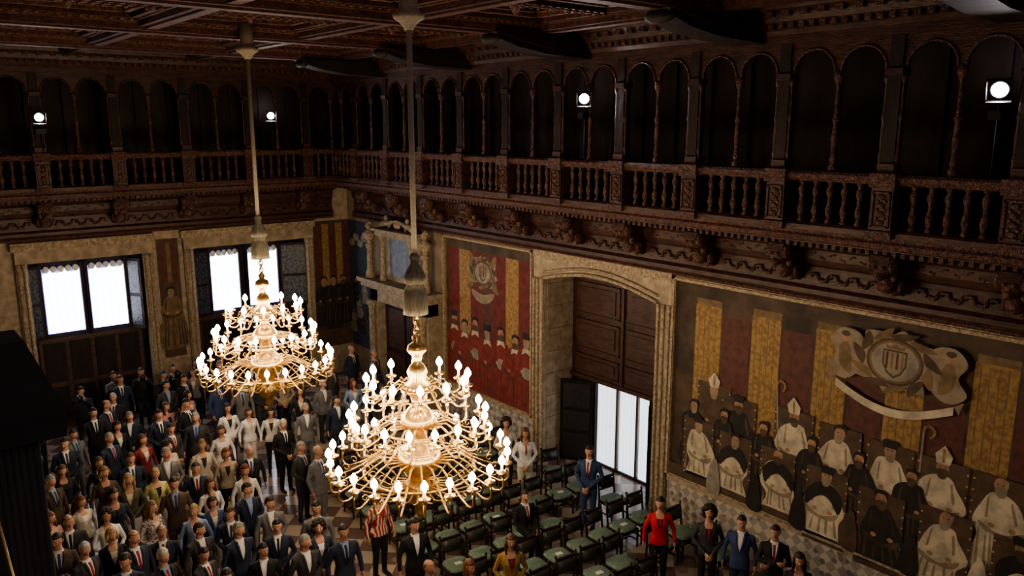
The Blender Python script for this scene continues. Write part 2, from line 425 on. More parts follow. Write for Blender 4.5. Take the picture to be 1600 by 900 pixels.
def smooth(pts,n=4):
    out=[];N=len(pts)
    for i in range(N):
        p0,p1,p2,p3=[pts[(i+k-1)%N] for k in range(4)]
        for t in range(n):
            t/=n
            out.append(tuple(.5*((2*p1[a])+(-p0[a]+p2[a])*t+(2*p0[a]-5*p1[a]+4*p2[a]-p3[a])*t*t+(-p0[a]+3*p1[a]-3*p2[a]+p3[a])*t**3) for a in(0,1)))
    return out
class Mural:
    def __init__(s,fn): s.b=MB();s.fn=fn;s.L=0
    def poly(s,pts,k,sm=False):
        s.L+=1
        if sm: pts=smooth(pts)
        s.b.add([s.fn(u,z,.02+s.L*.00012) for u,z in pts],[tuple(range(len(pts)))],K(k))
    def rect(s,u0,u1,z0,z1,k): s.poly([(u0,z0),(u1,z0),(u1,z1),(u0,z1)],k)
    def oval(s,u,z,a,c,k,n=14): s.poly([(u+a*math.cos(2*pi*i/n),z+c*math.sin(2*pi*i/n)) for i in range(n)],k)
    def cleric(s,u,z,sc=1,robe='white',hat='mitre',lean=0,seat=True,crozier=False,cape=None,h=1.45,turn=0):
        P=lambda a,c:(u+(a+lean*c)*sc,z+c*sc)
        r=random.Random(int(u*100)+int(z*31))
        j=lambda x:x+r.uniform(-.05,.05)
        if seat:
            s.rect(u-.38*sc,u+.38*sc,z-1.25*sc,z+.12*sc,'brown')
            for i in range(6):
                for q in(-.36,.36): s.oval(u+q*sc,z+(-.9+i*.18)*sc,.018*sc,.018*sc,'stud',6)
        s.poly([P(j(x),y) for x,y in((-.12,-.13),(.12,-.13),(.27,-.28),(.36,-.62),(.31,-.85),(.42,-1.15),(.36,-h),(-.34,-h),(-.42,-1.1),(-.31,-.8),(-.37,-.58),(-.26,-.28))],robe,True)
        sh='shade' if robe=='white' else ('dark' if robe!='robe' else 'red')
        for q in(-.26,-.14,-.02,.1,.2,.29):
            q+=r.uniform(-.03,.03);zt=-.7+r.uniform(-.1,.1)
            s.poly([P(q+.01,zt),P(q+.035,zt-.08),P(q*1.25+.04,-h+.05),P(q*1.25-.01,-h+.05)],sh)
        for q in(-.16,.15): s.poly([P(q,-.2),P(q+.03,-.24),P(q*1.3+.02,-.55),P(q*1.3-.02,-.52)],sh)
        s.poly([P(-.3,-.62),P(0,-.74),P(.3,-.62),P(.2,-.76),P(-.2,-.78)],sh,True)
        if cape: s.poly([P(-.14,-.14),P(.14,-.14),P(.34,-.36),P(.3,-.62),P(.16,-.45),P(0,-.36),P(-.16,-.45),P(-.3,-.62),P(-.34,-.36)],cape,True)
        for q in(-.15,.13): s.oval(*P(q,-.64),.05*sc,.04*sc,'skin',8)
        s.oval(*P(0,0),.095*sc,.125*sc,'skin')
        s.poly([P(-.08,-.03),P(.08,-.03),P(.05,-.17),P(-.05,-.17)],'brown' if r.random()<.6 else 'shade',True)
        s.oval(*P(-.035+turn,.015),.013*sc,.01*sc,'black',6);s.oval(*P(.035+turn,.015),.013*sc,.01*sc,'black',6)
        if hat=='mitre':
            s.poly([P(-.1,.06),P(.1,.06),P(.13,.20),P(0,.36),P(-.13,.20)],'white'); s.poly([P(-.02,.08),P(.02,.08),P(.02,.30),P(-.02,.30)],'gold')
        elif hat=='cap': s.poly([P(-.11,.05),P(.11,.05),P(.13,.16),P(.06,.2),P(0,.17),P(-.06,.2),P(-.13,.16)],'black')
        elif hat=='hair': s.poly([P(-.1,.02),P(-.11,.12),P(0,.17),P(.11,.12),P(.1,.02),P(.06,.09),P(-.06,.09)],'black',True)
        elif hat=='bald': s.poly([P(-.1,-.02),P(-.11,.08),P(-.07,.10),P(-.08,.0)],'grey')
        if crozier:
            s.poly([P(.32,-1.1),P(.345,-1.1),P(.345,.5),P(.32,.5)],'grey')
            n=10
            for i in range(n):
                a=pi*1.5*i/n; s.oval(*P(.25+.08*math.cos(a),.5+.09*math.sin(a)),.022*sc,.022*sc,'gold',6)
    def arms(s,cx,cz,k,rim='shade'):
        r=random.Random(5)
        pts=[]
        for i in range(22):
            a=2*pi*i/22; q=1+.16*math.sin(i*2.3)+r.uniform(-.05,.05)
            pts.append((cx+.70*k*q*math.cos(a),cz+.50*k*q*math.sin(a)))
        s.poly(pts,'shade',True)
        for i in range(11):
            a=2*pi*(i+.4)/11; s.poly([(cx+(.56+.1*t)*k*math.cos(a+t*.35),cz+(.43+.07*t)*k*math.sin(a+t*.35)) for t in(0,1,2)]+[(cx+.5*k*math.cos(a+.5),cz+.40*k*math.sin(a+.5))],'ochre' if i%2 else 'brown',True)
        s.oval(cx,cz,.47*k,.40*k,'brown',24);s.oval(cx,cz,.43*k,.36*k,'ochre',24);s.oval(cx,cz,.39*k,.32*k,'grey',24)
        sh=[(-.2,.2),(.2,.2),(.2,-.05),(.12,-.2),(0,-.28),(-.12,-.2),(-.2,-.05)]
        s.poly([(cx+a*k,cz+c*k) for a,c in sh],'brown')
        s.poly([(cx+a*k*.85,cz+c*k*.85) for a,c in sh],'shade')
        for i in range(4): s.rect(cx+(-.15+i*.085)*k,cx+(-.11+i*.085)*k,cz-.12*k,cz+.16*k,'red' if i%2 else 'ochre')
        s.poly([(cx+a*k,cz+c*k) for a,c in((-.14,.21),(.14,.21),(.17,.29),(.08,.25),(0,.31),(-.08,.25),(-.17,.29))],'ochre')
    def obj(s,name): return s.b.obj(name,MURM,fix=False)
def frame(u0,u1,z0,z1,fn,name='picture_frame',w=.1):
    mb=MB()
    for a in((u0,u1,z0,z0+w),(u0,u1,z1-w,z1),(u0,u0+w,z0,z1),(u1-w,u1,z0,z1)):
        lbox(mb,fn,a[0],a[1],0,.09,a[2],a[3],0)
        sh=.3*w
        lbox(mb,fn,a[0]+sh*.6,a[1]-sh*.6,.09,.12,a[2]+sh,a[3]-sh,1)
    return mb.obj(name,[FRAMEG,STONEC])
fr=lambda u,z,o:(XR-o,u,z)
m=Mural(fr)
m.rect(-1.2,10.36,1.05,5.38,'dark')
u=9.85;k=0
while u>-1.0:
    m.rect(u-.62,u,2.0,4.95 if k%2==0 else 4.80,'gold' if k%2==0 else 'red')
    if k%2==0:
        m.rect(u-.62,u-.02,4.95,5.08,'ochre')
        for q in range(4): m.poly([(u-.5+q*.13,3.2),(u-.48+q*.13,3.2),(u-.47+q*.13,4.9),(u-.49+q*.13,4.9)],'ochre')
    u-=.66;k+=1
for i,yv in enumerate([-.4,.7,1.8,3.0]): m.cleric(yv,3.1,1.05,'white','mitre' if i%2 else 'bald',crozier=i%2==0)
for yv,zv,hat,rb_,cz,ln in((9.3,3.25,'mitre','brown',False,0),(8.7,3.1,'cap','black',False,.05),(7.5,3.2,'mitre','white',True,.08),(6.6,3.15,'hair','white',False,-.1),(5.7,3.12,'cap','white',False,.06),(4.85,3.12,'mitre','white',True,0),(4.0,3.12,'bald','white',False,.1)):
    m.cleric(yv,zv,1.05,rb_,hat,crozier=cz,lean=ln)
for q in(9.75,9.0,8.1,7.1,6.2,5.3): m.cleric(q,2.8,.9,'black','hair',seat=False)
m.rect(-1.2,10.36,1.05,1.40,'brown')
for i,(yv,zv,hat) in enumerate(((9.6,2.42,'cap'),(8.7,2.36,'hair'),(7.75,2.36,'bald'),(6.75,2.3,'cap'),(5.75,2.24,'hair'),(4.7,2.3,'bald'),(3.6,2.24,'cap'),(2.5,2.3,'mitre'),(1.4,2.3,'cap'),(.3,2.3,'mitre'))):
    m.cleric(yv,zv,.98 if i<3 else 1.05,'white' if i not in(4,) else 'black',hat,cape='black' if i in(1,2,3,6) else None,h=1.1,lean=.08*(-1)**i)
for q,kk in((9.15,'grey'),(8.2,'black'),(7.25,'black'),(6.25,'brown'),(5.2,'black'),(4.15,'white'),(3.1,'black')): m.poly([(q-.15,1.12),(q+.16,1.15),(q+.12,1.6),(q,1.85),(q-.1,1.7)],kk,True)
cx,cz=5.75,4.68
for sx in(-1,1):
    m.poly([(cx+sx*.55,cz+.3),(cx+sx*.9,cz+.42),(cx+sx*1.12,cz+.2),(cx+sx*1.0,cz-.05),(cx+sx*1.15,cz-.3),(cx+sx*.9,cz-.48),(cx+sx*.6,cz-.3)],'shade',True)
    m.poly([(cx+sx*.72,cz-.35),(cx+sx*.92,cz-.25),(cx+sx*.96,cz+.05),(cx+sx*.85,cz+.18),(cx+sx*.75,cz+.05)],'ochre',True)
    m.oval(cx+sx*.86,cz+.26,.07,.08,'skin');m.oval(cx+sx*.86,cz+.32,.08,.05,'brown')
m.arms(cx,cz,1.0)
n=14
up=[(cx-.98+1.96*i/n,cz-.50-.30*math.sin(pi*i/n)) for i in range(n+1)]
m.poly(up+[(a,c-.14) for a,c in up[::-1]],'white')
m.poly([(cx-.98,cz-.50),(cx-1.12,cz-.4),(cx-1.06,cz-.62)],'shade');m.poly([(cx+.98,cz-.50),(cx+1.12,cz-.4),(cx+1.06,cz-.62)],'shade')
m.obj('wall_mural')
frame(-1.3,10.44,1.03,5.46,lambda u,d,z:(XR-d,u,z),'mural_frame')
m=Mural(fr)
m.rect(14.9,18.75,1.1,5.4,'dark')
u=18.6;k=0
while u>15.0:
    m.rect(u-.52,u,1.1,5.1,('crim','gold','crim','red')[k%4]);u-=.52;k+=1
cx,cz=17.0,4.55
for sx in(-1,1): m.poly([(cx+sx*.35,cz+.3),(cx+sx*.6,cz+.5),(cx+sx*.55,cz-.1),(cx+sx*.7,cz-.5),(cx+sx*.4,cz-.35)],'ochre',True)
m.arms(cx,cz,.85)
m.poly([(cx-.5,cz-.5),(cx,cz-.6),(cx+.5,cz-.5),(cx+.35,cz-.75),(cx,cz-.85),(cx-.35,cz-.75)],'shade',True)
m.rect(14.95,18.7,1.1,2.6,'robe')
for i,(yv,zv,ln) in enumerate(((18.35,3.05,.1),(17.85,2.9,-.1),(17.35,3.05,0),(16.8,2.9,.1),(16.2,3.0,0),(15.6,2.9,-.1),(15.15,3.0,0))):
    m.cleric(yv,zv,1.3,'robe','hair' if i%3 else 'cap',seat=False,h=1.42,lean=ln)
    m.poly([(yv-.13,zv-.19),(yv+.13,zv-.19),(yv+.18,zv-.36),(yv,zv-.28),(yv-.18,zv-.36)],'white')
    if i%2==0: m.poly([(yv-.2,zv-.75),(yv+.1,zv-.7),(yv+.15,zv-.95),(yv-.15,zv-1.0)],'grey',True)
m.obj('wall_mural')
frame(14.85,18.8,1.03,5.45,lambda u,d,z:(XR-d,u,z),'mural_frame',.08)
m=Mural(fr)
m.rect(22.97,24.55,1.0,5.35,'blue')
for i in range(7):
    m.cleric(23.15+.2*i,2.2+.55*(i%3),.5,'black' if i%2 else 'grey','hair',seat=False)
for i in range(5): m.oval(23.2+i*.27,4.6+.2*(i%2),.2,.13,'grey')
m.obj('wall_mural')
fb=lambda u,z,o:(u,YB-o,z)
m=Mural(fb)
m.rect(11.7,12.98,1.0,5.35,'dark')
for i in range(5): m.rect(11.75+i*.25,11.75+i*.25+.24,3.1,5.25,'gold' if i%2 else 'red')
for q in(12.0,12.35,12.72): m.cleric(q,3.3,1.05,'black','hair',seat=False)
m.rect(11.7,12.98,1.0,1.6,'brown')
m.obj('wall_mural')
m=Mural(fb)
m.rect(6.72,7.34,1.6,5.2,'brown');m.rect(6.78,7.28,3.9,5.1,'red');m.rect(6.98,7.1,3.9,5.1,'ochre')
m.cleric(7.03,3.6,1.0,'ochre','hair',seat=False,h=1.7)
m.obj('wall_mural')

# ------------------------------------------------------------------ marble portal with aedicule
b=MB()
yc=20.9
def pb(y0,y1,d1,z0,z1,mi=0,d0=0): b.box(XR-d1,XR-d0-.001,y0,y1,z0,z1,mi)
pb(yc+1.25,yc+1.7,.35,0,3.3);pb(yc-1.7,yc-1.25,.35,0,3.3);pb(yc-1.7,yc+1.7,.35,2.95,3.4)
pb(yc-1.95,yc+1.95,.55,3.4,3.55,1);pb(yc-2.05,yc+2.05,.65,3.55,3.68,0)
pb(yc-1.25,yc+1.25,.06,0,2.95,2)
for y0 in(yc-1.15,yc+.08): 
    for z0,z1 in((.2,1.3),(1.45,2.75)): pb(y0,y0+1.07,.1,z0,z1,3)
for yy in(yc+1.48,yc-1.48):
    b.lathe([(.17,0),(.17,.2),(.12,.3),(.11,2.7),(.15,2.8),(.19,2.95)],12,(XR-.42,yy,0),1)
pb(yc-1.0,yc+1.0,.15,3.68,5.3,0);pb(yc-.62,yc+.62,.2,3.85,5.1,4)
for s in(-1,1):
    b.lathe([(.12,3.68),(.12,3.8),(.085,3.88),(.075,4.95),(.11,5.03),(.13,5.12)],12,(XR-.34,yc+s*.82,0),1)
    b.lathe([(.15,3.68),(.15,3.85),(.10,3.95),(.085,4.6),(.12,4.68),(.14,4.78)],12,(XR-.36,yc+s*1.62,0),1)
    c=(XR-.36,yc+s*1.62)
    b.lathe([(.09,4.78),(.07,4.86),(.12,4.94),(.21,5.02),(.22,5.10),(.12,5.18),(.065,5.22),(.06,5.28)],12,(c[0],c[1],0),1)
    b.ell((c[0]-.02,c[1],5.36),(.10,.085,.125),12,8,1);b.ell((c[0]-.12,c[1],5.34),(.03,.018,.03),6,4,1);b.ell((c[0]+.03,c[1],5.42),(.1,.1,.09),8,6,1)
    b.tube([(XR-.3,yc+s*.95,5.38),(XR-.32,yc+s*.75,5.5),(XR-.32,yc+s*.5,5.52),(XR-.3,yc+s*.3,5.6)],[.09,.10,.08,.05],8,1)
    b.ell((XR-.32,yc+s*.62,5.68),(.07,.07,.09),8,6,1)
pb(yc-1.05,yc+1.05,.5,5.12,5.26,0);pb(yc-1.15,yc+1.15,.58,5.26,5.34,1)
b.tube([(XR-.3,yc+.5*math.cos(a*pi/10),5.34+.28*math.sin(a*pi/10)) for a in range(11)],.05,6,1)
b.ell((XR-.3,yc,5.5),(.08,.2,.13),10,6,1)
b.obj('marble_portal',[STONE,STONEC,WOODD,WOOD,BLUEP])

# ------------------------------------------------------------------ chandeliers
def chandelier():
    b=MB()
    b.lathe([(.06,-.42),(.08,-.38),(.13,-.32),(.21,-.27),(.23,-.22),(.16,-.18),(.13,-.08),(.13,.3)],16,(0,0,10.2),4)
    b.lathe([(.040,6.3),(.042,9.8)],8,(0,0,0),4)
    b.lathe([(.02,6.70),(.08,6.62),(.06,6.52),(.12,6.42),(.17,6.32),(.17,6.24),(.12,6.2),(.165,6.12),(.185,5.86),(.19,5.76),(.02,5.76)][::-1],16,(0,0,0),5)
    for k in range(5):
        z=5.74-k*.08
        b.tube([(.045*math.cos(a*pi/5)*(1 if k%2 else .2),.045*math.cos(a*pi/5)*(.2 if k%2 else 1),z+.06*math.sin(a*pi/5)) for a in range(11)],.014,5,0)
    prof=[(.03,5.45),(.07,5.4),(.05,5.33),(.13,5.28),(.15,5.2),(.08,5.12),(.06,5.02),(.11,4.96),(.16,4.86),(.12,4.74),(.22,4.66),(.24,4.58),(.12,4.5),(.09,4.36),(.16,4.28),(.26,4.16),(.28,4.06),(.15,3.96),(.11,3.8),(.14,3.72),(.3,3.62),(.36,3.48),(.3,3.34),(.18,3.24),(.14,3.1),(.2,3.02),(.24,2.9),(.16,2.76),(.07,2.68),(.09,2.6),(.05,2.52),(.02,2.46)]
    b.lathe(prof[::-1],20,(0,0,0),0)
    for r,z,rb_,n in ((.30,3.62,.02,24),(.25,4.6,.015,18),(.62,4.02,.02,28),(.85,3.3,.022,32),(.42,4.5,.016,24)):
        b.tube([(r*math.cos(2*pi*i/n),r*math.sin(2*pi*i/n),z) for i in range(n+1)],rb_,5,0,cap=False)
    def tier(n,R,zf,r0,z0,off=0,dip=.3):
        for i in range(n):
            a=2*pi*(i+off)/n; c,s=math.cos(a),math.sin(a)
            zt=zf-.22
            P=[]
            ctrl=[(r0,z0),(r0+(R-r0)*.28,z0+.07),(r0+(R-r0)*.55,z0-dip*.45),(R-.12,zt-dip),(R+.02,zt-dip*.75),(R,zt-.02)]
            for k in range(len(ctrl)-1):
                p0=ctrl[max(k-1,0)];p1=ctrl[k];p2=ctrl[k+1];p3=ctrl[min(k+2,len(ctrl)-1)]
                for t in(0,.5):
                    P.append(tuple(.5*(2*p1[q]+(-p0[q]+p2[q])*t+(2*p0[q]-5*p1[q]+4*p2[q]-p3[q])*t*t+(-p0[q]+3*p1[q]-3*p2[q]+p3[q])*t**3) for q in(0,1)))
            P.append(ctrl[-1])
            b.tube([(r*c,r*s,z) for r,z in P],.017,5,i%2)
            for (sr,sz,rr) in((r0+(R-r0)*.5,z0-dip*.1,.07),(R-.2,zt-dip*.55,.06)):
                b.tube([((sr+rr*(1-k*.07)*math.cos(k*.75))*c,(sr+rr*(1-k*.07)*math.cos(k*.75))*s,sz+rr*(1-k*.07)*math.sin(k*.75)) for k in range(9)],.010,4,1)
            b.lathe([(.012,-.06),(.03,-.03),(.02,0),(.075,.02),(.085,.04),(.03,.045),(.03,.075)],10,(R*c,R*s,zt),0)
            b.lathe([(.018,.07),(.018,.17)],8,(R*c,R*s,zt),2)
            b.lathe([(.010,.155),(.036,.175),(.052,.205),(.050,.24),(.028,.28),(.006,.31)],8,(R*c,R*s,zt),3)  # bulb shape oversized to take in the glare around each flame
    tier(12,.76,4.80,.12,4.62,0,.18)
    tier(18,1.03,4.24,.2,4.0,.5,.22)
    tier(24,1.36,3.64,.28,3.46,0,.26)
    for i in range(24):
        a=2*pi*(i+.5)/24;c,s=math.cos(a),math.sin(a)
        b.tube([(.2*c,.2*s,3.05),(.5*c,.5*s,2.98),(.8*c,.8*s,3.1),(1.0*c,1.0*s,3.2)],[.02,.018,.015,.01],4,1)
    return b.mesh('chandelier',[BRASS,BRASSD,CANDLE,BULB,ROPE,TASS,CEILW])
CH=chandelier()
inst('chandelier',CH,(6.24,9.81,0)); inst('chandelier',CH,(6.45,16.1,0),.13)

# ------------------------------------------------------------------ gallery spotlights
def spotlight(loc,aim,power):
    b=MB()
    d=(Vector(aim)-Vector(loc)).normalized()
    M=Matrix.Translation(loc)@d.to_track_quat('Z','Y').to_matrix().to_4x4()
    b.lathe([(.05,-.22),(.09,-.18),(.11,.0),(.125,.05),(.125,.07),(.105,.07),(.10,.03),(.0,.02)],14,(0,0,0),0,M,cap=False)
    b.ell((0,0,.045),(.092,.092,.05),14,6,1,None,M)
    x,y,z=loc
    b.tube([(x,y,z-.10),(x+.02,y,z-.3),(x+.02,y,7.8)],.018,6,0)
    b.box(x-.12,x+.12,y-.08,y+.08,z-.42,z-.30,0)
    for s in(-1,1):
        b.box(-.15,.15,s*.15-.004,s*.15+.004,.05,.16,0,M);b.box(s*.15-.004,s*.15+.004,-.12,.12,.05,.14,0,M)
    b.obj('stage_spotlight',[BLACK,SPOT])
    L=bpy.data.lights.new('spot_beam','SPOT');L.energy=power;L.spot_size=1.2;L.spot_blend=.7;L.shadow_soft_size=.08;L.color=(1,.95,.93)
    o=bpy.data.objects.new('spot_beam',L);COL.objects.link(o);o.location=Vector(loc)+d*.14;o.rotation_euler=d.to_track_quat('-Z','Y').to_euler()
spotlight((12.15,12.35,9.05),(3,4,6),160)
spotlight((12.15,4.38,8.98),(3,2.5,6),160)
spotlight((3.95,23.72,8.70),(2.5,8,5),160)
spotlight((10.1,23.72,8.78),(5,8,5),160)

# lighting tower standing close at the left
b=MB()
b.box(.24,.50,3.95,4.2,0,7.20,0)
for k in range(10):
    b.tube([(.24+.25*k/9,3.94,0),(.24+.25*k/9+.005,3.93,7.15)],.016,5,0)
b.rings([[(.2,3.8,7.16),(.60,3.8,7.16),(.60,4.2,7.16),(.2,4.2,7.16)],[(.2,3.85,7.26),(.62,3.85,7.26),(.62,4.2,7.26),(.2,4.2,7.26)],[(.2,3.95,7.58),(.50,3.95,7.58),(.50,4.2,7.58),(.2,4.2,7.58)]],1,False)
b.tube([(.26,3.62,7.0),(.36,3.42,5.9)],.022,6,1); b.tube([(.285,3.605,7.0),(.385,3.405,5.9)],.006,6,2)
b.tube([(.36,3.42,5.9),(.40,3.6,0)],.03,6,1)
b.obj('lighting_tower',[BLACKC,BLACKM,BRASSD])

# ------------------------------------------------------------------ chairs
def chair():
    b=MB()
    for x in(-.22,.22):
        b.tube([(x,-.21,0),(x,-.21,.2),(x,-.21,.42)],[.018,.024,.024],6,0)
        b.tube([(x,.23,0),(x,.21,.45),(x,.25,.78),(x,.27,.92)],[.02,.024,.022,.016],6,0)
        b.ell((x,.27,.94),(.025,.025,.035),8,5,0)
        b.box(x-.015,x+.015,-.2,.2,.36,.42,0);b.box(x-.012,x+.012,-.2,.2,.14,.17,0)
    b.box(-.22,.22,-.225,-.195,.36,.42,0);b.box(-.22,.22,.195,.225,.36,.42,0);b.box(-.22,.22,-.01,.02,.14,.17,0)
    def sq(w,d,z): 
        R=[];n=20
        for i in range(n):
            a=2*pi*i/n;c,s=math.cos(a),math.sin(a);k=1/((abs(c)**5+abs(s)**5)**.2)
            R.append((w*c*k,d*s*k,z))
        return R
    b.rings([sq(.235,.225,.42),sq(.245,.235,.44),sq(.24,.23,.475),sq(.19,.18,.495),sq(.05,.05,.5)],1)
    b.box(-.21,.21,.245,.275,.85,.91,0);b.box(-.21,.21,.215,.24,.62,.66,0)
    M=Matrix.Translation((0,.24,.755))@Matrix.Rotation(math.radians(82),4,'X')
    R=[[(p[0]*.8,p[1]*.42,p[2]) for p in sq(.235,.235,z)] for z in(-.02,.0,.03)]
    b.rings(R,2,True,True,M)
    return b
LEA=mat('chair_leather',(.05,.05,.045),(.03,.03,.028),.5)
cb=chair();CHM=cb.mesh('upholstered_chair',[CHAIRW,GREEN,LEA,PAPER])
cb.box(-.07,.07,-.08,.02,.497,.505,3);CHM2=cb.mesh('upholstered_chair_card',[CHAIRW,GREEN,LEA,PAPER])

# ------------------------------------------------------------------ people
SKIN=mat('skin',(.50,.28,.20),(.44,.24,.17),.5,20)
EYEW=mat('eye_white',(.7,.7,.68),(.7,.7,.68),.3);IRIS=mat('iris',(.03,.015,.01),(.03,.015,.01),.2)
LIPS=mat('lips',(.36,.12,.10),(.3,.1,.08),.4);SHOE=mat('shoe_leather',(.015,.012,.01),(.01,.008,.007),.3)
def cloth(n,c,k=.8): return mat('cloth_'+n,c,tuple(x*k for x in c),.8,14,.25,40)
CL={n:cloth(n,c) for n,c in dict(navy=(.024,.032,.065),char=(.045,.045,.05),black=(.014,.014,.016),grey=(.17,.17,.18),blue=(.035,.06,.15),lblue=(.25,.33,.5),brown=(.09,.06,.045),beige=(.42,.34,.26),white=(.75,.73,.72),cream=(.6,.55,.45),red=(.55,.02,.03),pink=(.5,.25,.28),mustard=(.32,.2,.07),olive=(.1,.1,.06),yellow=(.55,.5,.22),wine=(.22,.03,.04),tie=(.3,.02,.03),tieb=(.03,.05,.2)).items()}
CL['pattern']=mat('cloth_pattern',(.6,.5,.42),(.35,.03,.03),.8,5,0,kind='wave',contrast=(.45,.55),stretch=(1,1,3))
CL['floral']=mat('cloth_floral',(.5,.45,.42),(.12,.08,.1),.8,40,0,contrast=(.45,.55))
HR={n:mat('hair_'+n,c,tuple(x*.55 for x in c),.5,30,.6,60,stretch=(1,1,.2)) for n,c in dict(black=(.015,.01,.008),dark=(.035,.02,.012),brown=(.10,.05,.025),light=(.22,.13,.06),blond=(.40,.28,.13),grey=(.30,.29,.28),white=(.55,.54,.52),auburn=(.16,.05,.02)).items()}

def add_head(b,c,sx,hair,yaw=0,tilt=0,bald=False):
    M=Matrix.Translation(c)@Matrix.Rotation(yaw,4,'Z')@Matrix.Rotation(tilt,4,'X')
    def fn(d):
        k=1.0
        if d.z<-.2: k*=1-.16*(-d.z-.2)*(1 if d.y<0 else 1.5)*(.4+abs(d.x))
        if d.y<-.5 and -.9<d.z<-.6: k*=1.04
        if d.y>.3 and d.z>-.2: k*=1.05
        if d.y<-.6 and abs(d.z-.06)<.18 and abs(abs(d.x)-.33)<.18: k*=.955
        if d.y<-.7 and .2<d.z<.4: k*=1.02
        return k
    b.ell((0,0,0),(.078,.096,.118),22,18,0,fn,M)
    b.rings([[(-.006,-.088,.02),(.006,-.088,.02),(.004,-.097,.018),(-.004,-.097,.018)],[(-.010,-.088,-.01),(.010,-.088,-.01),(.006,-.108,-.012),(-.006,-.108,-.012)],[(-.017,-.086,-.028),(.017,-.086,-.028),(.008,-.120,-.028),(-.008,-.120,-.028)],[(-.012,-.086,-.036),(.012,-.086,-.036),(.005,-.108,-.038),(-.005,-.108,-.038)]],0,True,True,M)
    for s in(-1,1):
        b.ell((s*.030,-.083,.008),(.0135,.009,.0075),8,6,7,None,M);b.ell((s*.030,-.0905,.008),(.006,.004,.006),8,5,8,None,M)
        b.tube([(s*.015,-.092,.026),(s*.03,-.094,.030),(s*.045,-.084,.026)],[.003,.004,.002],5,1,M)
        b.ell((s*.079,.008,-.002),(.010,.020,.032),8,6,0,None,M)
    b.ell((0,-.0885,-.058),(.024,.008,.006),10,5,9,None,M);b.ell((0,-.087,-.066),(.018,.008,.005),10,5,9,None,M)
    rng=random.Random(3)
    if hair=='short':
        def hf(d):
            r=1.07
            face=(d.y<-.15 and d.z<.52-.25*max(0,abs(d.x)-.5)) or (d.z<-.3) or (abs(d.x)>.6 and d.y<.1 and d.z<.12)
            if bald: face=face or d.z>.55 and d.y<.6
            return .82 if face else r+.02*math.sin(d.x*17+d.y*11)
        b.ell((0,.004,.004),(.082,.102,.122),28,22,1,hf,M)
    elif hair=='long':
        def hf(d):
            face=(d.y<-.05 and d.z<.5-.1*abs(d.x) and abs(d.x)<.80) or (d.y<-.35 and d.z<.45)
            return .80 if face else 1.12+.03*math.sin(d.x*19+d.z*9)
        b.ell((0,.006,.0),(.084,.104,.124),28,22,1,hf,M)
        b.rings([[(w*math.cos(2*pi*j/14),yy+dd*math.sin(2*pi*j/14),z) for j in range(14)] for w,dd,yy,z in((.07,.05,.045,.06),(.092,.055,.045,-.04),(.10,.05,.05,-.12),(.105,.045,.055,-.19),(.085,.035,.06,-.25),(.03,.02,.06,-.28))],1,True,True,M)
        for s in(-1,1): b.tube([(s*.070,-.03,.05),(s*.088,-.03,-.03),(s*.092,-.035,-.11),(s*.085,-.06,-.2)],[.02,.026,.028,.014],7,1,M)
    elif hair=='bob':
        def hf(d):
            face=(d.y<-.05 and d.z<.5-.1*abs(d.x) and abs(d.x)<.80) or (d.y<-.35 and d.z<.45)
            return .80 if face else 1.17+.03*math.sin(d.x*19+d.z*9)
        b.ell((0,.010,-.006),(.086,.102,.126),28,22,1,hf,M)
        for s in(-1,1): b.tube([(s*.072,-.03,.05),(s*.09,-.03,-.03),(s*.086,-.035,-.09)],[.02,.028,.018],7,1,M)
    elif hair=='curly':
        for i in range(150):
            z=rng.uniform(-.9,1);a=rng.uniform(0,2*pi);r=math.sqrt(1-z*z);d=Vector((r*math.cos(a),r*math.sin(a),z))
            if d.y<-.2 and d.z<.45 and abs(d.x)<.72: continue
            if d.y<-.5 and d.z<.5: continue
            b.ell((d.x*.115,.02+d.y*.115,.01+d.z*.135),(.032,.032,.032),6,5,1,None,M)
        b.ell((0,.02,.01),(.105,.105,.13),14,10,1,lambda d:.75 if(d.y<-.1 and d.z<.45) else 1,M)
    elif hair=='bun':
        b.ell((0,.006,.004),(.082,.102,.122),28,22,1,lambda d:.82 if((d.y<-.12 and d.z<.5) or d.z<-.35) else 1.06,M)
        b.ell((0,.115,.03),(.04,.04,.04),10,8,1,None,M)

def add_hand(b,w,d,pn,side,curl=.6,mi=0):
    d=Vector(d).normalized(); n=Vector(pn);n=(n-d*n.dot(d)).normalized(); s=d.cross(n).normalized()*side
    w=Vector(w)
    R=[]
    for t,hw,th in((-.02,.026,.02),(.02,.032,.018),(.055,.040,.016),(.088,.038,.012)):
        R.append([tuple(w+d*t+s*math.cos(2*pi*j/8)*hw+n*math.sin(2*pi*j/8)*th) for j in range(8)])
    b.rings(R,mi)
    for k,L in enumerate((.068,.078,.072,.056)):
        o=w+d*.084+s*(.029-.0195*k)
        a=curl*.5; p1=o+(d*math.cos(a)+n*math.sin(a))*L*.45; a=curl*1.3
        p2=p1+(d*math.cos(a)+n*math.sin(a))*L*.32; a=curl*1.9
        p3=p2+(d*math.cos(a)+n*math.sin(a))*L*.25
        b.tube([o,p1,p2,p3],[.0095,.009,.008,.006],5,mi)
    o=w+d*.025+s*.030
    p1=o+(d*.6+s*.7+n*.2).normalized()*.038;p2=p1+(d*.85+s*.2+n*.3).normalized()*.03
    b.tube([o,p1,p2],[.013,.0105,.008],5,mi)

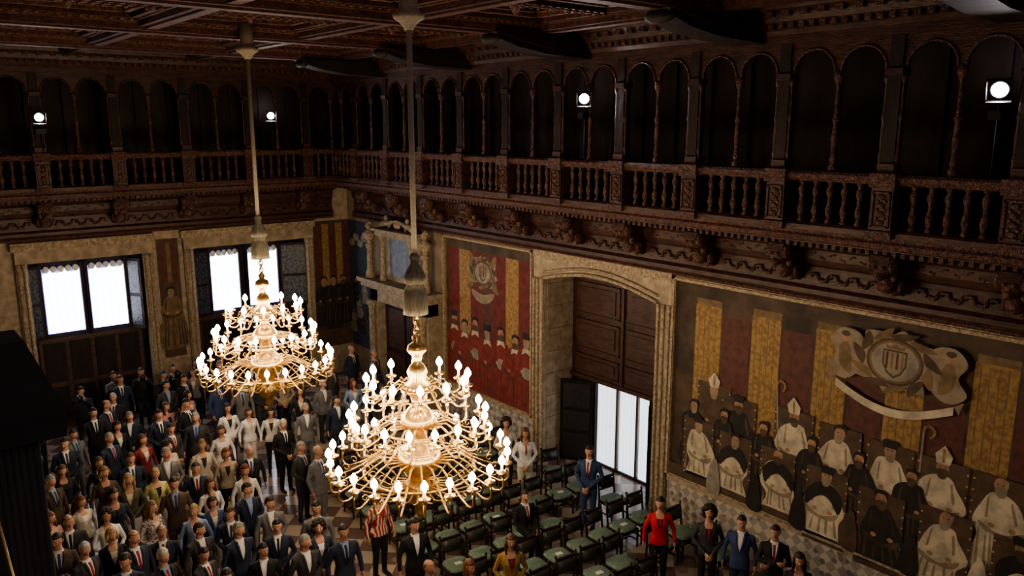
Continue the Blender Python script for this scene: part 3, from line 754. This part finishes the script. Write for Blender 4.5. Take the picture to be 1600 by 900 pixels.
def make_person(key,arms,hair='short',female=False,seated=False,bald=False,skirt=False,vneck=True,headyaw=0,tilt=0,weight=1.0,prop=None,tie=True):
    sb=MB()
    k=.90 if female else 1.0
    W=weight
    dz=-.45 if seated else 0
    def ring(cx,cy,z,rx,ry,n=16):
        R=[]
        for j in range(n):
            a=2*pi*j/n;c,s=math.cos(a),math.sin(a);q=1/((abs(c)**2.5+abs(s)**2.5)**.4)
            R.append((cx+rx*c*q,cy+ry*s*q,z+dz))
        return R
    hem=.80 if not female else .86
    waist=.150*W*(.86 if female else 1); hip=.182*W*(1.0 if female else .97); ch=.185*k
    T=[ring(0,.0,hem,hip*1.0,.125*W),ring(0,.0,.95,hip,.128*W),ring(0,-.005*W,1.08,waist,.108*W**1.5),ring(0,-.01,1.2,.165*k*W,.118*W),ring(0,-.012 if not female else -.022,1.3,ch,.122 if not female else .128),ring(0,.0,1.39,.195*k,.108),ring(0,.008,1.43,.18*k,.09),ring(0,.012,1.465,.11*k,.07),ring(0,.012,1.49,.062*k,.060),ring(0,.004,1.60,.054*k,.056)]
    sb.rings(T)
    if skirt and not seated: sb.rings([ring(0,0,1.0,.15,.11),ring(0,0,.9,.18,.13),ring(0,0,.7,.185,.14),ring(0,0,.52,.19,.15)])
    HJ=[]
    for s,(el,wr) in zip((-1,1),arms):
        sh=(s*.185*k,.005,1.405+dz); e=(s*el[0],el[1],el[2]+dz); w=(s*wr[0],wr[1],wr[2]+dz)
        md=tuple((a+c)/2 for a,c in zip(e,w)); mu=tuple((a+c)/2 for a,c in zip(sh,e))
        sb.tube([(s*.13*k,.005,1.40+dz),sh,mu,e],[.058*k,.060*k*W**.5,.052*k,.045*k],10)
        sb.tube([mu,e,md,w],[.05*k,.046*k,.042*k,.031*k],10)
        sb.ell(e,(.047*k,)*3,8,6)
        dd=Vector(w)-Vector(e)
        pn=Vector((-s,0,0)) if abs(wr[0])>.2 else Vector((0,1,0.15))
        HJ.append((w,dd,pn,s))
    for s in(-1,1):
        if seated:
            sb.tube([(s*.09,.02,.50),(s*.105,-.2,.53),(s*.12,-.43,.51)],[.1*W,.088,.065],12)
            sb.tube([(s*.12,-.42,.52),(s*.12,-.43,.3),(s*.12,-.40,.08)],[.066,.056,.048],12)
            fy=-.40;fx=s*.12
        else:
            an=.048 if not(skirt) else .036; kn=.066 if not skirt else .052
            sb.tube([(s*.082,.0,.92),(s*.088,.0,.72),(s*.095,-.01,.49),(s*.1,.012,.28),(s*.105,.02,.07)],[.098*W**.5,.090*W**.5,kn,(kn+an)/2,an],12)
            fy=.02;fx=s*.105
        sb.rings([[(fx+rx*math.cos(2*pi*j/10),fy+yy,max(.0,.035+rz*math.sin(2*pi*j/10))) for j in range(10)] for yy,rx,rz in((.07,.02,.03),(.05,.036,.05),(-.02,.042,.06),(-.10,.046,.035),(-.17,.042,.026),(-.21,.02,.015))])
    me=sb.mesh('seed',[])
    o=bpy.data.objects.new('seed',me);COL.objects.link(o)
    md=o.modifiers.new('r','REMESH');md.mode='VOXEL';md.voxel_size=.0135
    sm=o.modifiers.new('s','SMOOTH');sm.factor=.5;sm.iterations=3
    dg=bpy.context.evaluated_depsgraph_get();ev=o.evaluated_get(dg);em=ev.to_mesh()
    b=MB();vs=[tuple(v.co) for v in em.vertices]
    b.v=vs
    for p in em.polygons:
        c=p.center;z=c.z-dz;mi=2;nn=p.normal
        near=abs(c.x)<.11
        if z>1.488 and near: mi=0 if z>1.505 or female else 3
        elif z>1.455 and abs(c.x)<.07: mi=3 if not female else 0
        elif vneck and nn.y<-.15 and 1.16<z<1.47 and abs(c.x)<(z-1.14)*.24 and c.y>-.19:
            mi=3
            if tie and abs(c.x)<.02: mi=6
            if female and z>1.40: mi=0
        elif c.z<.075: mi=5
        elif seated:
            if c.z<.62 and (c.y<-.12 or c.z<.47) and not(abs(c.x)>.2 and c.z>.56): mi=4
        elif z<hem+.02 and not(abs(c.x)>.205): mi=4
        if skirt and not seated and z<.53 and c.z>.075: mi=0
        b.f.append(tuple(p.vertices));b.m.append(mi);b.sm.append(True)
    ev.to_mesh_clear();bpy.data.objects.remove(o,do_unlink=True);bpy.data.meshes.remove(me)
    if vneck and not female:
        for s in(-1,1):
            b.tube([(s*.068,-.055,1.485+dz),(s*.072,-.095,1.44+dz),(s*.066,-.118,1.38+dz),(s*.046,-.133,1.28+dz),(s*.010,-.130,1.15+dz)],[.012,.022,.026,.018,.006],6,2,flat=.45,up=(0,-1,0))
    for (w,dd,pn,s) in HJ: add_hand(b,w,dd,pn,s,.5 if abs(w[0])>.2 else .8)
    add_head(b,(0,-.012,1.665+dz),1,hair,headyaw,tilt,bald)
    if prop=='camera':
        b.box(-.07,.07,-.36,-.29,1.54,1.64,5);b.lathe([(.04,0),(.045,.1),(.05,.16)],12,(0,0,0),5,Matrix.Translation((0,-.35,1.59))@Matrix.Rotation(pi/2,4,'X'));b.box(-.03,.03,-.34,-.3,1.64,1.67,5)
    return b.mesh(key,[SKIN,HR['dark'],CL['navy'],CL['white'],CL['char'],SHOE,CL['tie'],EYEW,IRIS,LIPS])

side=((.27,.03,1.13),(.285,-.03,.89));sidec=((.265,.04,1.13),(.27,-.07,.90))
cl1=((.27,.03,1.13),(.07,-.2,.94));cl2=((.27,.03,1.13),(.04,-.215,.96))
cr1=((.26,-.07,1.14),(-.06,-.19,1.18));cr2=((.26,-.07,1.13),(-.08,-.21,1.12))
up=((.25,-.14,1.24),(.09,-.28,1.52))
MEN=[make_person('man_a',(side,side)),make_person('man_b',(cl1,cl2)),make_person('man_c',(sidec,side),weight=1.13,bald=True,headyaw=.3),make_person('man_d',(cl2,cl1),headyaw=-.4,tilt=.1,weight=1.06),make_person('man_e',(side,cl1),headyaw=.55,tie=False)]
MCR=make_person('man_crossed',(cr1,cr2),headyaw=-.2)
MOP=make_person('man_open',(side,sidec),tie=False,headyaw=.2)
PHO=make_person('photographer',(up,up),tie=False,vneck=False,prop='camera')
SEAT=make_person('seated_man',(((.25,-.02,1.13),(.12,-.28,1.02)),((.25,-.02,1.13),(.1,-.3,1.02))),seated=True,tie=True)
WOM=[make_person('woman_a',(cl1,cl2),'long',True),make_person('woman_b',(side,sidec),'bob',True,headyaw=.25),make_person('woman_c',(cl2,cl1),'curly',True,headyaw=-.15),make_person('woman_d',(side,side),'bun',True,headyaw=-.3),make_person('woman_e',(cl1,cl2),'long',True,skirt=True,headyaw=.3)]

placed=[]
def put(name,me,x,y,rot,jk='navy',hair='dark',shirt='white',tr=None,tie=None,sc=1.0):
    o=inst(name,me,(x,y,0),rot,sc)
    tr=tr or jk
    for i,m in((1,HR[hair]),(2,CL[jk]),(3,CL[shirt]),(4,CL[tr]),(6,CL[tie or 'tie'])):
        o.material_slots[i].link='OBJECT';o.material_slots[i].material=m
    placed.append((x,y));return o
rnd=random.Random(11)
JM=['navy','char','black','navy','blue','char','grey','black','navy','brown']
HM=['black','dark','dark','brown','grey','dark','grey','black','white']
JW=['white','black','cream','beige','floral','navy','grey','pink','white','black','wine','lblue']
HW=['brown','dark','light','blond','auburn','dark','brown']
def rman(x,y,rot=None,**k):
    a=dict(jk=rnd.choice(JM),hair=rnd.choice(HM),shirt=rnd.choice(['white','white','lblue','white']),tie=rnd.choice(['tie','tieb','black','navy']));a.update(k)
    a['tr']=k.get('tr') or (a['jk'] if rnd.random()<.7 else 'char')
    put('standing_man',k.pop('me',None) or rnd.choice(MEN) ,x,y,rnd.uniform(-.45,.55) if rot is None else rot,**{q:v for q,v in a.items() if q!='me'},sc=rnd.uniform(.98,1.08))
def rwom(x,y,rot=None,me=None,**k):
    a=dict(jk=rnd.choice(JW),hair=rnd.choice(HW),shirt=rnd.choice(['white','cream','black']),tr=rnd.choice(['black','navy','char','white']));a.update(k)
    a['tie']=a['shirt']
    put('standing_woman',me or rnd.choice(WOM),x,y,rnd.uniform(-.45,.55) if rot is None else rot,**a,sc=rnd.uniform(.93,1.02))
M_=[(2.7,21.2),(3.8,20.3),(4.5,19.9),(5.0,19.3),(5.7,19.5),(5.6,18.5),(3.2,19.5),(2.9,18.8),(3.7,18.4),(5.0,18.4),(3.8,17.1),(4.4,16.7),(4.7,15.8),(4.1,15.2),(5.1,14.1),(5.25,13.4),(4.55,13.5),(4.4,12.7),(3.9,13.2),(5.0,12.5),(2.2,13.6),(2.9,13.4),(3.4,13.6),(3.1,12.5),(3.7,12.4),(4.5,11.9),(5.1,11.6),(2.6,12.7),(2.2,14.8),(7.1,17.0),(6.8,15.4),(6.9,14.8),(9.9,20.1),(9.2,19.2),(11.3,21.5),(5.9,16.0),(4.2,20.8)]
for x,y in M_:
    kw={}
    if (x,y)==(6.8,15.4): kw=dict(jk='char',hair='grey')
    if (x,y)==(6.9,14.8): kw=dict(jk='grey',hair='grey')
    if (x,y)==(7.1,17.0): kw=dict(jk='black')
    rman(x,y,**kw)
rwom(4.3,18.1,jk='wine',hair='brown');rwom(5.9,17.7,jk='white',hair='brown');rwom(6.5,18.9,me=WOM[0],jk='white',hair='black');rwom(3.3,17.6,jk='black')
rwom(5.2,16.9,jk='cream',hair='light');rwom(5.5,16.3,jk='beige',hair='auburn');rwom(5.45,15.1,me=WOM[1],jk='white',hair='auburn');rwom(2.6,17.5,jk='black',hair='brown')
rwom(2.6,15.9,me=WOM[1],jk='cream',hair='auburn');rwom(3.2,16.7,jk='brown',hair='light');rwom(4.0,16.1,jk='yellow',hair='blond');rwom(4.7,15.0,jk='white',hair='brown');rwom(3.5,16.1,jk='olive',hair='blond')
rwom(4.5,14.3,jk='blue',hair='dark');rwom(2.0,15.4,jk='pink');rwom(2.8,14.8,me=WOM[2],jk='white',hair='dark');rwom(3.5,14.6,me=WOM[4],jk='floral',hair='light',tr='floral');rwom(4.1,14.1,jk='lblue',hair='blond')
rwom(6.9,18.6,jk='white',tr='white',hair='brown');rwom(7.3,18.2,me=WOM[1],jk='white',hair='black',tr='black')
put('standing_man',MOP,8.0,17.7,-.3,'grey','grey','white','grey')
for x,y,j in((4.0,22.6,'navy'),(5.7,23.4,'black'),(6.5,23.2,'char'),(7.2,23.3,'black')): put('photographer',PHO,x,y,rnd.uniform(-.3,.2),j,'dark','white','char')
put('photographer',PHO,5.0,23.5,.1,'grey','dark','white','beige');put('photographer',PHO,6.1,22.7,.3,'black','black','grey','black')
rman(7.8,23.0);rman(8.4,22.3,jk='black');rman(9.0,21.6);rman(8.0,20.6);rman(7.4,21.4);rwom(8.6,20.4)
def fill(n,x0,x1,y0,y1,dmin,wf=.35):
    c=0;t=0
    while c<n and t<4000:
        t+=1
        x=rnd.uniform(x0,x1);y=rnd.uniform(y0,y1)
        if all((x-a)**2+(y-q)**2>dmin*dmin for a,q in placed):
            (rwom if rnd.random()<wf else rman)(x,y);c+=1
fill(20,1.7,5.8,11.4,20.2,.62)
fill(9,3.6,7.6,19.0,22.8,.66,.2)
fill(8,8.2,11.6,16.5,21.5,.8,.3)
put('standing_woman',WOM[1],6.95,12.4,.1,'pattern','dark','wine','black')
put('standing_man',MOP,6.8,10.9,-.25,'black','dark','white','black',sc=1.04)
put('standing_woman',WOM[0],7.8,9.5,-.5,'mustard','brown','black','black')
put('standing_woman',WOM[0],11.1,13.0,-.5,'white','auburn','white','cream')
put('standing_woman',WOM[2],11.15,13.75,-.4,'cream','dark','white','black')
put('standing_man',MEN[1],11.35,11.2,-1.0,'blue','dark','white','blue',tie='tie',sc=1.05)
put('standing_woman',WOM[3],10.8,8.8,-.8,'red','black','black','black')
put('standing_woman',WOM[2],11.2,8.0,-.9,'char','black','black','black')
put('standing_man',MOP,11.35,7.42,-1.1,'blue','dark','white','navy')
put('standing_man',MCR,11.5,6.85,-1.0,'black','dark','white','black')
put('standing_woman',WOM[0],11.0,6.1,-.9,'black','dark','black','black')
put('standing_woman',WOM[4],6.8,9.3,-.3,'pink','auburn','white','black')
put('standing_man',MEN[2],6.3,9.7,-.2,'brown','light')
rows=[8.3,9.25,10.2,11.15,12.1,13.05,14.0,14.95,15.9]
seatpos=(9.67,11.33)
for r,y in enumerate(rows):
    for i in range(8):
        x=7.75+i*.60+(.12 if r%2 else 0)
        if all((x-a)**2+(y-q)**2>.52**2 for a,q in placed) and (x-seatpos[0])**2+(y-seatpos[1])**2>.45**2:
            inst('upholstered_chair',CHM2 if (r*3+i)%3==0 else CHM,(x,y,0),rnd.uniform(-.12,.12)-.1)
inst('upholstered_chair',CHM,(seatpos[0],seatpos[1]+.05,0),-.1)
put('seated_man',SEAT,seatpos[0],seatpos[1],-.1,'black','dark','white','black')

# ------------------------------------------------------------------ light, world, camera
w=bpy.data.worlds.new('world');SC.world=w;w.use_nodes=True
w.node_tree.nodes['Background'].inputs[0].default_value=(.5,.45,.5,1);w.node_tree.nodes['Background'].inputs[1].default_value=.02
def area(loc,aim,size,power,col,name):
    L=bpy.data.lights.new(name,'AREA');L.energy=power;L.size=size;L.color=col
    o=bpy.data.objects.new(name,L);COL.objects.link(o);o.location=loc
    o.rotation_euler=(Vector(aim)-Vector(loc)).to_track_quat('-Z','Y').to_euler()
area((1.5,-1.5,9.6),(9,13,3),2.0,120,(1,.90,.88),'fill_light')  # added fill lamp to lift the upper walls and gallery, no fixture there
cam=bpy.data.cameras.new('camera');cam.lens=28.125;cam.sensor_width=36;cam.clip_end=100
co=bpy.data.objects.new('camera',cam);COL.objects.link(co);co.location=(0,0,8.5)
co.rotation_euler=(math.radians(90-11.53),0,math.radians(-39.5))
SC.camera=co
SC.view_settings.view_transform='AgX'
SC.view_settings.look='AgX - Medium High Contrast'
SC.view_settings.exposure=.55
